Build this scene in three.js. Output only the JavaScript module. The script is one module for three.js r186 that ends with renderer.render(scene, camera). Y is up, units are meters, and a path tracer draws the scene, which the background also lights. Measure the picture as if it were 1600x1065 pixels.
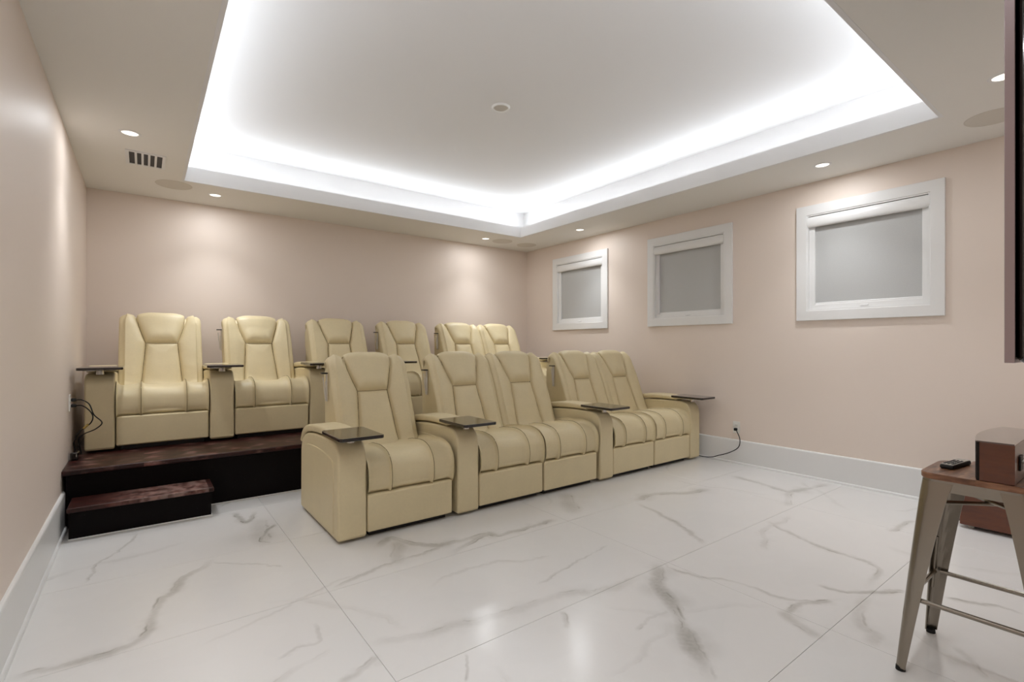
import * as THREE from 'three';
import { RoundedBoxGeometry } from 'three/addons/geometries/RoundedBoxGeometry.js';
import { mergeGeometries, mergeVertices, toCreasedNormals } from 'three/addons/utils/BufferGeometryUtils.js';
import { ImprovedNoise } from 'three/addons/math/ImprovedNoise.js';
import { RectAreaLightUniformsLib } from 'three/addons/lights/RectAreaLightUniformsLib.js';

// ---------------------------------------------------------------- camera, lights, exposure
const W = 1600, H = 1065, F = 764;                        // focal length in pixels of the 1600 x 1065 frame
const scene = new THREE.Scene();
scene.background = new THREE.Color(0x020203);             // night outside: the room is lit by its own lamps
const camera = new THREE.PerspectiveCamera(2 * Math.atan(H / 2 / F) * 180 / Math.PI, W / H, 0.03, 60);
camera.position.set(0, 1.2, 0);
camera.rotation.set(0, -Math.atan2(575, 764), 0);
camera.setViewOffset(W, H, 0, -7.5, W, H);                // lens shifted a little: the horizon lies below the middle
camera.updateProjectionMatrix();
scene.add(camera);
const renderer = new THREE.WebGLRenderer({ antialias: true });
renderer.toneMapping = THREE.LinearToneMapping;
renderer.toneMappingExposure = 1.6;
renderer.shadowMap.enabled = true;
RectAreaLightUniformsLib.init();
const COVE = 22.5, COVE_COLOR = new THREE.Color(0.9, 0.965, 1.05), COVE_TILT = 1.0;                   // LED strips in the ceiling cove
const SPOT = 125, BEAM = 2.3, SPOT_COLOR = new THREE.Color(0.95, 0.98, 1.02);                  // recessed downlights

// ---------------------------------------------------------------- the room (metres; camera stands at x = 0, z = 0)
const XL = -0.43, XR = 4.85, ZB = -6.05, ZF = 0.12, YC = 2.682, YT = 3.09;   // walls, soffit and tray heights
const TX0 = 0.29, TX1 = 4.113, TZ0 = -5.27, TZ1 = -0.87, LIP = 2.816, COVE_W = 0.25;   // tray opening

// ---------------------------------------------------------------- helpers
let seed = 12345;
const rnd = () => { seed = (seed * 1664525 + 1013904223) >>> 0; return seed / 4294967296; };
const IN = new ImprovedNoise();
const noise = (x, y = 0, z = 0) => IN.noise(x, y, z);
const fbm = (x, y, z = 0, o = 4) => { let s = 0, a = 0.5; for (let i = 0; i < o; i++) { s += a * noise(x, y, z + i * 7.3); x *= 2.03; y *= 2.03; a *= 0.5; } return s; };
const clamp = (x, a = 0, b = 1) => Math.min(b, Math.max(a, x));
const smooth = (a, b, x) => { const t = clamp((x - a) / (b - a)); return t * t * (3 - 2 * t); };
const names = new Map();
function numbered(n) { const k = names.get(n) ?? 0; names.set(n, k + 1); return k ? n + '_' + String(k).padStart(3, '0') : n; }
function shade(o) { o.castShadow = true; o.receiveShadow = true; return o; }
function mesh(name, geo, m, parent) {
  const g = Array.isArray(geo) ? mergeGeometries(geo.map((x) => { const y = x.index ? x.toNonIndexed() : x; for (const k of Object.keys(y.attributes)) if (!['position', 'normal', 'uv'].includes(k)) y.deleteAttribute(k); return y; })) : geo;
  const o = shade(new THREE.Mesh(g, m)); o.name = parent ? name : numbered(name); (parent ?? scene).add(o); return o;
}
function tag(o, label, category, group) { o.userData = { label, category }; if (group) o.userData.group = group; return o; }
function thing(name, label, category, [x, y, z] = [0, 0, 0], group) {
  const o = new THREE.Group(); o.name = numbered(name); o.position.set(x, y, z); scene.add(o); return tag(o, label, category, group);
}
function struct(o) { o.userData.kind = 'structure'; return o; }
function group(name) { const o = new THREE.Group(); o.name = name; scene.add(o); return struct(o); }
// a box from corner to corner, its uv in metres
function box(x0, x1, y0, y1, z0, z1) {
  const w = x1 - x0, h = y1 - y0, d = z1 - z0, g = new THREE.BoxGeometry(w, h, d);
  g.translate((x0 + x1) / 2, (y0 + y1) / 2, (z0 + z1) / 2);
  return boxUV(g);
}
function boxUV(g) {
  const p = g.attributes.position, n = g.attributes.normal, uv = g.attributes.uv ?? new THREE.BufferAttribute(new Float32Array(p.count * 2), 2);
  for (let i = 0; i < p.count; i++) {
    const ax = Math.abs(n.getX(i)), ay = Math.abs(n.getY(i)), az = Math.abs(n.getZ(i));
    if (ay >= ax && ay >= az) uv.setXY(i, p.getX(i), p.getZ(i)); else if (ax >= az) uv.setXY(i, p.getZ(i), p.getY(i)); else uv.setXY(i, p.getX(i), p.getY(i));
  }
  g.setAttribute('uv', uv); return g;
}
function rbox(w, h, d, r, x = 0, y = 0, z = 0, seg = 3) { const g = new RoundedBoxGeometry(w, h, d, seg, r); g.translate(x, y, z); return boxUV(g); }
function tube(pts, r, seg = 40, rad = 8) { return new THREE.TubeGeometry(new THREE.CatmullRomCurve3(pts.map((p) => new THREE.Vector3(...p))), seg, r, rad); }
function rod(a, b, r, rad = 12) { return new THREE.TubeGeometry(new THREE.LineCurve3(new THREE.Vector3(...a), new THREE.Vector3(...b)), 1, r, rad); }
// a profile in (z, y) pushed out along x from x0 to x1 with rounded edges
function slab(shape, x0, x1, bevel, seg = 4, curve = 14) {
  const g = new THREE.ExtrudeGeometry(shape, { depth: x1 - x0 - 2 * bevel, bevelEnabled: bevel > 0, bevelThickness: bevel, bevelSize: bevel, bevelOffset: -bevel, bevelSegments: seg, curveSegments: curve });
  g.rotateY(-Math.PI / 2); g.translate(x1 - bevel, 0, 0);   // shape x -> z, shape y -> y, depth -> -x
  return boxUV(g);
}

// ---------------------------------------------------------------- textures (computed, tileable size in metres)
function dataTex(w, h, fn, srgb, repeat = [1, 1]) {
  const d = new Uint8Array(w * h * 4);
  for (let y = 0; y < h; y++) for (let x = 0; x < w; x++) { const c = fn(x, y); const i = (y * w + x) * 4; d[i] = c[0]; d[i + 1] = c[1]; d[i + 2] = c[2]; d[i + 3] = 255; }
  const t = new THREE.DataTexture(d, w, h, THREE.RGBAFormat);
  t.wrapS = t.wrapT = THREE.RepeatWrapping; t.magFilter = THREE.LinearFilter; t.minFilter = THREE.LinearMipmapLinearFilter; t.generateMipmaps = true;
  if (srgb) t.colorSpace = THREE.SRGBColorSpace; t.repeat.set(...repeat); t.needsUpdate = true; return t;
}
const hex = (h) => [(h >> 16) & 255, (h >> 8) & 255, h & 255];
const grainTex = dataTex(256, 256, (x, y) => { const v = 128 + 70 * fbm(x / 5, y / 5, 1, 3) + 40 * noise(x / 2.1, y / 2.1, 4); return [v, v, v]; }, false, [4, 4]);   // leather grain / paint stipple
const leatherTone = dataTex(256, 256, (x, y) => { const v = 1 + 0.018 * fbm(x / 40, y / 40, 2) + 0.02 * fbm(x / 6, y / 6, 9, 2); return [224 * v, 208 * v, 168 * v]; }, true, [1.3, 1.3]);
const woodTex = (a, b, sx, sy, s) => dataTex(512, 256, (x, y) => {
  const u = fbm(x / sx, y / sy, s, 4), g = noise(x / 60, y / 2.4 + u * 3, s + 3), t = clamp(0.5 + 1.1 * u + 0.35 * g);
  return [0, 1, 2].map((k) => a[k] + (b[k] - a[k]) * t);
}, true);
const stageTex = dataTex(1024, 256, (x, y) => {
  const u = fbm(x / 70, y / 14, 3, 4), g = noise(x / 90, y / 3, 8), t = clamp(0.45 + 1.2 * u + 0.3 * g), dust = rnd() < 0.0012 ? 70 : 0;
  const scuff = clamp(2.6 * fbm(x / 60, y / 26, 31, 4) - 0.05) * 80;
  return [30 + 40 * t + dust + scuff, 14 + 15 * t + dust + scuff * 0.93, 12 + 12 * t + dust + scuff * 0.88];
}, true, [0.5, 1]);
const stepTex = dataTex(512, 256, (x, y) => {
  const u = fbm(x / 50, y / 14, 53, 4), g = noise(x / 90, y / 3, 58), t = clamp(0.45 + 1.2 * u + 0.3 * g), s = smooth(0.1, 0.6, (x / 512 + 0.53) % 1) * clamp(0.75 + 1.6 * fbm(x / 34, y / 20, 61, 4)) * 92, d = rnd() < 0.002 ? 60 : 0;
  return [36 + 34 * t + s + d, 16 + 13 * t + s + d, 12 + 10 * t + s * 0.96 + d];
}, true, [1.29, 1]);
const riserTex = dataTex(512, 256, (x, y) => { const d = rnd() < 0.00025 ? 120 : 0, v = 3 * fbm(x / 30, y / 30, 12); return [10 + v + d, 5 + v + d, 5 + v + d]; }, true, [1, 2]);
const blindTex = dataTex(256, 256, (x, y) => { const v = 192 + 5 * ((x & 1) ^ (y & 1)) + 6 * fbm(x / 9, y / 9, 5, 2); return [v, v, v - 2]; }, true, [5, 5]);

// the marble print of the floor tiles: veins at their places on the floor (width, strength, then x, z along the vein)
const VEINS = [
  [0.026, 0.55, 0.31, -3.27, 0.25, -3.12, 0.16, -3.05, 0.12, -2.91, 0.07, -2.86, 0.04, -2.74, 0.02, -2.60, -0.02, -2.51, -0.10, -2.48, -0.19, -2.48, -0.26, -2.48, -0.34, -2.50, -0.40, -2.50],
  [0.009, 0.40, -0.03, -3.98, -0.11, -3.70, -0.19, -3.57, -0.22, -3.39, -0.24, -3.26],
  [0.023, 0.80, 0.52, -4.02, 0.53, -3.82, 0.56, -3.75, 0.64, -3.97],
  [0.075, 0.35, 0.62, -3.75, 0.61, -3.50, 0.58, -3.26],
  [0.016, 0.80, 0.71, -3.60, 0.63, -3.48, 0.59, -3.35, 0.62, -3.26],
  [0.031, 0.60, 1.10, -2.79, 1.22, -2.91, 1.27, -2.80, 1.40, -2.63, 1.54, -2.60, 1.77, -2.60, 1.80, -2.53],
  [0.049, 0.40, 1.25, -2.82, 1.11, -2.54],
  [0.018, 0.45, 0.73, -2.46, 1.05, -2.56, 1.21, -2.57, 1.47, -2.60],
  [0.009, 0.25, 0.29, -3.19, 0.53, -2.95, 0.61, -2.87],
  [0.010, 0.28, 0.60, -2.22, 0.57, -2.06, 0.49, -2.07, 0.40, -2.04],
  [0.022, 0.50, 0.72, -1.82, 0.65, -1.79, 0.55, -1.76],
  [0.032, 0.28, 0.72, -1.92, 0.90, -1.86, 1.11, -1.82, 1.32, -1.76, 1.42, -1.76],
  [0.006, 0.35, 1.01, -1.63, 0.91, -1.50],
  [0.045, 0.75, 2.27, -1.70, 2.06, -1.51, 1.88, -1.28, 1.75, -1.12, 1.61, -0.96],
  [0.011, 0.50, 2.13, -1.58, 1.95, -1.36, 1.81, -1.19, 1.60, -0.98],
  [0.011, 0.30, 1.91, -1.36, 1.76, -1.36, 1.66, -1.33],
  [0.040, 0.55, 3.04, -2.45, 3.29, -2.47, 3.52, -2.34, 3.79, -2.27],
  [0.023, 0.50, 3.01, -2.42, 2.91, -2.06, 2.81, -1.84, 2.71, -1.66],
  [0.036, 0.50, 4.33, -2.42, 4.30, -2.10, 4.24, -1.86, 4.49, -1.79, 4.77, -1.75],
  [0.033, 0.30, 4.29, -1.87, 3.85, -1.69],
  [0.020, 0.45, 3.41, -1.65, 3.32, -1.46, 3.23, -1.25, 3.21, -1.06, 3.18, -0.93, 2.84, -0.88],
  [0.013, 0.35, 2.30, -1.73, 2.27, -1.55, 2.40, -1.30, 2.43, -1.08, 2.66, -0.89],
  [0.036, 0.60, 2.30, -1.03, 2.25, -0.95, 2.21, -0.86],
  [0.019, 0.60, 2.30, -1.03, 2.47, -1.01, 2.60, -0.94],
  [0.016, 0.55, 2.69, -1.04, 2.78, -0.89, 2.99, -0.76],
  [0.036, 0.40, 2.80, -0.87, 2.47, -0.78, 2.43, -0.72, 2.32, -0.70],
  [0.022, 0.55, 3.85, -1.06, 4.23, -1.03],
  [0.035, 0.30, 1.04, -1.83, 1.18, -1.80, 1.42, -1.76, 1.68, -1.72, 1.79, -1.65, 2.12, -1.64],
  [0.027, 0.65, 1.39, -2.46, 1.74, -2.58, 1.80, -2.53, 2.06, -2.52, 2.29, -2.51],
  [0.076, 0.40, 2.72, -2.90, 2.47, -2.55],
  [0.009, 0.28, 1.56, -1.89, 1.92, -1.96, 2.24, -2.01],
  [0.015, 0.35, 1.51, -1.63, 1.44, -1.52],
  [0.012, 0.40, 2.91, -0.83, 2.98, -0.77],
  [0.015, 0.50, 3.06, -0.63, 3.08, -0.54, 3.14, -0.46, 3.14, -0.37],
  [0.013, 0.30, 0.44, -4.22, 0.56, -4.36, 0.67, -4.53],
  [0.019, 0.30, 2.59, -0.49, 2.51, -0.43, 2.42, -0.38],
];
const FX = XL, FZ = -4.4, FW = XR - XL, FD = ZF - FZ, MW = 2048, MH = 1752;
const marble = (() => {
  const dark = new Float32Array(MW * MH), px = MW / FW;
  const stamp = (x, z, w, s) => {
    const cx = (x - FX) * px, cy = (z - FZ) * px, r = Math.max(1.2, w * px), R = Math.ceil(r);
    for (let j = Math.max(0, Math.floor(cy - R)); j <= Math.min(MH - 1, cy + R); j++) for (let i = Math.max(0, Math.floor(cx - R)); i <= Math.min(MW - 1, cx + R); i++) {
      const d = Math.hypot(i - cx, j - cy) / r; if (d < 1) { const v = s * (1 - d * d) ** 2, k = j * MW + i; if (v > dark[k]) dark[k] = v; }
    }
  };
  const vein = (w, s, pts, id) => {
    const P = []; for (let i = 0; i < pts.length; i += 2) P.push(new THREE.Vector3(pts[i], 0, pts[i + 1]));
    const c = new THREE.CatmullRomCurve3(P, false, 'centripetal'), n = Math.ceil(c.getLength() / 0.004);
    for (let i = 0; i <= n; i++) {
      const t = i / n, p = c.getPoint(t), q = c.getTangent(t), a = 0.02 * noise(t * n * 0.03, id * 3.1) + 0.009 * noise(t * n * 0.13, id * 5.7, 2);
      const x = p.x - q.z * a, z = p.z + q.x * a, ends = smooth(0, 0.12, t) * smooth(1, 0.86, t), f = 0.35 + 0.65 * clamp(0.6 + 1.3 * noise(t * n * 0.02, id, 7));
      stamp(x, z, w * 1.35 * (0.4 + f * 0.8), s * 0.52 * ends * f); if (i % 9 === 0) stamp(x + w * 2.2 * noise(t * n * 0.05, id, 21), z + w * 2.2 * noise(t * n * 0.05, id, 25), w * 2.6 * f, s * 0.17 * ends * f);                      // the soft body of the vein
      const o = w * ((id % 2 ? 0.5 : -0.5) + 0.5 * noise(t * n * 0.006, id, 11));
      stamp(x - q.z * o, z + q.x * o, 0.006 + w * 0.16, s * 1.0 * ends * (0.15 + 0.85 * f) * clamp(0.55 + 1.6 * noise(t * n * 0.04, id, 17))); // its darker thread
    }
  };
  VEINS.forEach(([w, s, ...pts], id) => vein(w, s, pts, id + 1));
  for (let k = 0; k < 26; k++) {                                                         // faint wandering threads elsewhere
    let x = XL + rnd() * FW, z = FZ + rnd() * FD, a = rnd() * 6.28; const pts = [];
    for (let i = 0; i < 6; i++) { pts.push(x, z); a += (rnd() - 0.5) * 0.9; x += Math.cos(a) * 0.16; z += Math.sin(a) * 0.16; }
    vein(0.006 + rnd() * 0.02, 0.1 + rnd() * 0.12, pts, 60 + k);
  }
  return dataTex(MW, MH, (x, y) => {
    const d = clamp(dark[y * MW + x] * (0.9 + 0.2 * noise(x / 7, y / 7, 3))), c = 4 * fbm(x / 170, y / 170, 3, 3);
    return [clamp(233 + c - 128 * d, 0, 255), clamp(231 + c - 132 * d, 0, 255), clamp(228 + c - 142 * d, 0, 255)];
  }, true);
})();

// ---------------------------------------------------------------- materials
const std = (o) => new THREE.MeshStandardMaterial(o), phys = (o) => new THREE.MeshPhysicalMaterial(o);
const M = {
  wall: std({ color: new THREE.Color(0.86, 0.745, 0.655), roughness: 0.5, bumpMap: grainTex, bumpScale: 0.0004 }),
  ceiling: std({ color: 0xf3f0ea, roughness: 0.75 }),
  tray: std({ color: 0xf2f1f0, roughness: 0.7 }),
  trim: std({ color: 0xefeeec, roughness: 0.32 }),
  grout: std({ color: 0xe2deda, roughness: 0.8 }),
  tile: std({ map: marble, roughness: 0.2 }),
  leather: phys({ map: leatherTone, roughness: 0.46, bumpMap: grainTex, bumpScale: 0.0005, sheen: 0.15, sheenRoughness: 0.5, sheenColor: new THREE.Color(0xfff0d0) }),
  thread: std({ color: 0x7d6b48, roughness: 0.8 }),
  black: std({ color: 0x0c0a0a, roughness: 0.5 }),
  tableTop: phys({ color: 0x1a0f0c, roughness: 0.12, clearcoat: 0.6, clearcoatRoughness: 0.08 }),
  pale: std({ color: 0xd6cfc4, roughness: 0.4 }),
  chrome: std({ color: 0xd0cdc8, metalness: 1, roughness: 0.25 }),
  stage: phys({ map: stageTex, roughness: 0.36, specularIntensity: 0.6 }),
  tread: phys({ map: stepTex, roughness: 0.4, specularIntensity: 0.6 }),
  riser: phys({ map: riserTex, roughness: 0.6, specularIntensity: 0.25 }),
  blind: std({ map: blindTex, roughness: 0.9 }),
  glass: phys({ color: 0xffffff, transmission: 1, thickness: 0, roughness: 0.02, ior: 1.5 }),
  plate: std({ color: 0xeeece6, roughness: 0.35 }),
  grille: std({ color: 0xdcd6cc, roughness: 0.8 }),
  dark: std({ color: 0x33302c, roughness: 0.8 }),
  steel: std({ color: 0x958d82, metalness: 1, roughness: 0.27, bumpMap: grainTex, bumpScale: 0.0003 }),
  seatWood: std({ map: woodTex(hex(0x5e3a26), hex(0xb58462), 50, 8, 21), roughness: 0.32 }),
  speakerWood: phys({ map: woodTex(hex(0x52250a), hex(0x6c3411), 90, 20, 33), roughness: 0.28, clearcoat: 0.4, clearcoatRoughness: 0.2 }),
  speakerTop: phys({ color: 0x6b5a52, roughness: 0.16, clearcoat: 0.8, clearcoatRoughness: 0.1 }),
  cloth: std({ color: 0x1d1512, roughness: 0.95 }),
  bezel: std({ color: 0xa39496, metalness: 0.85, roughness: 0.34 }),
  gloss: phys({ color: 0x0d0604, roughness: 0.1, clearcoat: 1, clearcoatRoughness: 0.05 }),
  screen: phys({ color: 0x040404, roughness: 0.06 }),
  silver: std({ color: 0xb5b0a8, metalness: 0.25, roughness: 0.35 }),
  rubber: std({ color: 0x101010, roughness: 0.75 }),
  copper: std({ color: 0xb79a50, roughness: 0.5 }),
  lens: std({ color: 0xffffff, emissive: 0xfff4e4, emissiveIntensity: 1.5, roughness: 0.5 }),
  led: std({ color: 0xffffff, emissive: 0xfff3e6, emissiveIntensity: 1.5, roughness: 0.5 }),
};

// ---------------------------------------------------------------- the setting
{ // floor: a bed with marble tiles of 1.6 x 0.8 m laid on it
  const floor = struct(mesh('floor', box(XL - 0.2, XR + 0.2, -0.2, -0.004, ZB - 0.2, ZF + 0.2), M.grout));
  const xs = [XL, 0.72, 2.32, 3.92, XR], zs = [ZF, -0.845, -1.645, -2.445, -3.245, -4.045, ZB], j = 0.0009;
  for (let a = 0; a < 4; a++) for (let b = 0; b < 6; b++) {
    const x0 = xs[a] + (a ? j : 0), x1 = xs[a + 1] - j, z0 = zs[b + 1] + j, z1 = zs[b] - j, w = x1 - x0, d = z1 - z0;
    const g = new RoundedBoxGeometry(w, 0.011, d, 2, 0.0008); g.translate((x0 + x1) / 2, -0.0055, (z0 + z1) / 2);
    const p = g.attributes.position, uv = g.attributes.uv;
    for (let i = 0; i < p.count; i++) uv.setXY(i, (p.getX(i) - FX) / FW, (p.getZ(i) - FZ) / FD);
    mesh('tile', g, M.tile, floor).name = a + b ? 'tile_' + String(a * 6 + b).padStart(3, '0') : 'tile';
  }
}
struct(mesh('wall_left', box(XL - 0.2, XL, -0.2, YT + 0.2, ZB - 0.2, ZF + 0.2), M.wall));
struct(mesh('wall_back', box(XL, XR, -0.2, YT + 0.2, ZB - 0.2, ZB), M.wall));
struct(mesh('wall_front', box(XL, XR, -0.2, YT + 0.2, ZF, ZF + 0.2), M.wall));
const WIN = [[-5.419, -4.350], [-3.714, -2.657], [-2.036, -0.983]], WY0 = 1.429, WY1 = 2.472, CAS = 0.088;
{ // right wall with three window openings
  const g = [], y0 = WY0 + CAS, y1 = WY1 - CAS; let z = ZB - 0.2;
  g.push(box(XR, XR + 0.2, -0.2, y0, ZB - 0.2, ZF + 0.2), box(XR, XR + 0.2, y1, YT + 0.2, ZB - 0.2, ZF + 0.2));
  for (const [a, b] of WIN) { g.push(box(XR, XR + 0.2, y0, y1, z, a + CAS)); z = b - CAS; }
  g.push(box(XR, XR + 0.2, y0, y1, z, ZF + 0.2));
  struct(mesh('wall_right', g, M.wall));
}
{ // ceiling: soffit ring, lip, cove wall, raised tray, LED strips lying in the cove
  const c = group('ceiling'), O = COVE_W, t = 0.022;
  const ring = (x0, x1, z0, z1, X0, X1, Z0, Z1, y0, y1) => [box(X0, X1, y0, y1, Z0, z0), box(X0, X1, y0, y1, z1, Z1), box(X0, x0, y0, y1, z0, z1), box(x1, X1, y0, y1, z0, z1)];
  mesh('soffit', ring(TX0 - t, TX1 + t, TZ0 - t, TZ1 + t, XL, XR, ZB, ZF, YC, YC + 0.02).map((g) => g), M.ceiling, c);
  mesh('cove_lip', ring(TX0, TX1, TZ0, TZ1, TX0 - t, TX1 + t, TZ0 - t, TZ1 + t, YC - 0.001, LIP), M.tray, c);
  mesh('cove_wall', ring(TX0 - O, TX1 + O, TZ0 - O, TZ1 + O, XL, XR, ZB, ZF, YC + 0.02, YT), M.tray, c);
  mesh('tray_ceiling', box(XL, XR, YT, YT + 0.2, ZB, ZF), M.tray, c);
  const e = 0.1, y = YC + 0.021, cx = (TX0 + TX1) / 2, cz = (TZ0 + TZ1) / 2, lx = TX1 - TX0 + 2 * e, lz = TZ1 - TZ0 + 2 * e;
  for (const [x, z, w, d] of [[cx, TZ0 - e, lx, 0.03], [cx, TZ1 + e, lx, 0.03], [TX0 - e, cz, 0.03, lz], [TX1 + e, cz, 0.03, lz]]) {
    mesh('led_channel', box(x - w / 2, x + w / 2, y, y + 0.098, z - d / 2, z + d / 2), M.tray, c);
    mesh('led_strip', box(x - w / 2 + 0.008, x + w / 2 - 0.008, y + 0.098, y + 0.102, z - d / 2 + 0.008, z + d / 2 - 0.008), M.led, c);
    const l = new THREE.RectAreaLight(COVE_COLOR, COVE, w > d ? w : d, 0.03);
    l.position.set(x, y + 0.108, z); l.rotation.set(Math.PI / 2, 0, 0);                         // facing up, then leaning toward the middle of the tray
    if (d > w) l.rotation.set(0, 0, 0), l.rotateY(x < cx ? -Math.PI / 2 : Math.PI / 2), l.rotateX(Math.PI / 2 - COVE_TILT); else l.rotateY(0), l.rotation.set(0, z < cz ? Math.PI : 0, 0), l.rotateX(Math.PI / 2 - COVE_TILT);
    l.castShadow = true; scene.add(l);
  }
}
{ // skirting boards with a shoe moulding
  const prof = (flip) => { const s = new THREE.Shape(); s.moveTo(0, 0); s.lineTo(0.03, 0); s.quadraticCurveTo(0.03, 0.018, 0.018, 0.02); s.lineTo(0.018, 0.228); s.quadraticCurveTo(0.017, 0.24, 0.008, 0.242); s.lineTo(0, 0.242); return s; };
  const run = (len) => new THREE.ExtrudeGeometry(prof(), { depth: len, bevelEnabled: false, curveSegments: 6 });
  const L = run(ZF + 4.335); L.translate(XL, 0, -4.335); struct(mesh('baseboard_left', L, M.trim));
  const R = run(ZF - ZB); R.rotateY(Math.PI); R.translate(XR, 0, ZF); struct(mesh('baseboard_right', R, M.trim));
  const Fr = run(XR - XL - 0.06); Fr.rotateY(Math.PI / 2); Fr.translate(0, 0, 0); Fr.applyMatrix4(new THREE.Matrix4().makeRotationY(0)); Fr.translate(XL + 0.03, 0, ZF); struct(mesh('baseboard_front', Fr, M.trim));
}
WIN.forEach(([z0, z1], i) => { // windows: casing proud of the wall, sash, pane; a roller blind hangs in each
  const w = new THREE.Group(); w.name = 'window_' + (i + 1); scene.add(w); struct(w);
  const rect = (a, b, c, d) => { const s = new THREE.Shape(); s.moveTo(a, c); s.lineTo(b, c); s.lineTo(b, d); s.lineTo(a, d); s.closePath(); return s; };
  const frame = (a, b, c, d, t, x0, x1, bv) => { const s = rect(a, b, c, d); s.holes.push(rect(a + t, b - t, c + t, d - t)); return slab(s, x0, x1, bv, 2); };
  mesh('casing', frame(z0, z1, WY0, WY1, CAS, XR - 0.022, XR + 0.001, 0.003), M.trim, w);
  const a = z0 + CAS, b = z1 - CAS, c = WY0 + CAS, d = WY1 - CAS;
  mesh('jamb', frame(a - 0.001, b + 0.001, c - 0.001, d + 0.001, 0.012, XR - 0.016, XR + 0.19, 0), M.trim, w);
  mesh('sash', frame(a + 0.011, b - 0.011, c + 0.011, d - 0.011, 0.045, XR + 0.012, XR + 0.055, 0.003), M.trim, w);
  const p = mesh('pane', box(XR + 0.13, XR + 0.134, c + 0.01, d - 0.01, a + 0.01, b - 0.01), M.glass, w);
  mesh('latch', rbox(0.012, 0.012, 0.06, 0.004, XR + 0.008, c + 0.03, (a + b) / 2), M.trim, w);
  const t = thing('roller_blind', ['closed grey roller blind in the far window, nearest the corner behind the upper seats', 'closed grey roller blind in the middle of the three windows', 'closed grey roller blind in the widest looking window, next to the television'][i], 'blind', [XR, d, (a + b) / 2], 'closed roller blinds in the three windows');
  const L = b - a - 0.02;
  const cs = new THREE.Shape(); cs.moveTo(0.011, 0); cs.lineTo(-0.006, 0); cs.quadraticCurveTo(-0.019, -0.02, -0.02, -0.052); cs.quadraticCurveTo(-0.019, -0.084, -0.006, -0.09); cs.lineTo(0.011, -0.09); cs.closePath();
  const cg = new THREE.ExtrudeGeometry(cs, { depth: L + 0.014, bevelEnabled: true, bevelThickness: 0.002, bevelSize: 0.002, bevelSegments: 2, curveSegments: 8 }); cg.translate(0.0, -0.018, -(L + 0.014) / 2);
  mesh('cassette', boxUV(cg), M.trim, t);
  mesh('shade', box(0.03, 0.0315, -(d - c) + 0.06, -0.1, -L / 2 + 0.045, L / 2 - 0.045), M.blind, t);
  mesh('hem_bar', rbox(0.012, 0.018, L - 0.092, 0.004, 0.03, -(d - c) + 0.064, 0), M.trim, t);
});
{ // the stage under the upper row: deck with a nosing, a black riser
  const s = group('stage_platform'), zf = -4.315, y = 0.385;
  mesh('deck', rbox(XR - XL - 0.002, 0.034, zf + 0.025 - ZB, 0.008, (XL + XR) / 2, y - 0.017, (zf + 0.025 + ZB) / 2), M.stage, s);
  mesh('riser', box(XL + 0.02, XR - 0.02, 0.001, y - 0.034, zf - 0.03, zf), M.riser, s);
  mesh('caulk_strip', rbox(XR - XL - 0.08, 0.007, 0.007, 0.002, (XL + XR) / 2, 0.0036, zf + 0.0036), M.trim, s);
}
{ // the loose step in front of the stage
  const t = thing('step', 'low dark wood step with a scuffed tread in front of the stage', 'step', [0, 0, -4.315]);
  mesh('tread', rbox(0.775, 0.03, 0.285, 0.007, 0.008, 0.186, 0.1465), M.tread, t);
  mesh('riser', [box(-0.372, 0.381, 0.001, 0.171, 0.24, 0.265), box(0.361, 0.381, 0.001, 0.171, 0.005, 0.24), box(-0.372, -0.352, 0.001, 0.171, 0.005, 0.24)], M.riser, t);
  mesh('caulk_strip', [rbox(0.76, 0.007, 0.007, 0.002, 0.006, 0.0036, 0.2688), rbox(0.007, 0.007, 0.26, 0.002, 0.3846, 0.0036, 0.138)], M.trim, t);
}

// ---------------------------------------------------------------- recliners
// local frame of a recliner: x from the left edge of its seat, y up, z forward with the front at 0
const CW = 0.606, AW = 0.176;
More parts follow.
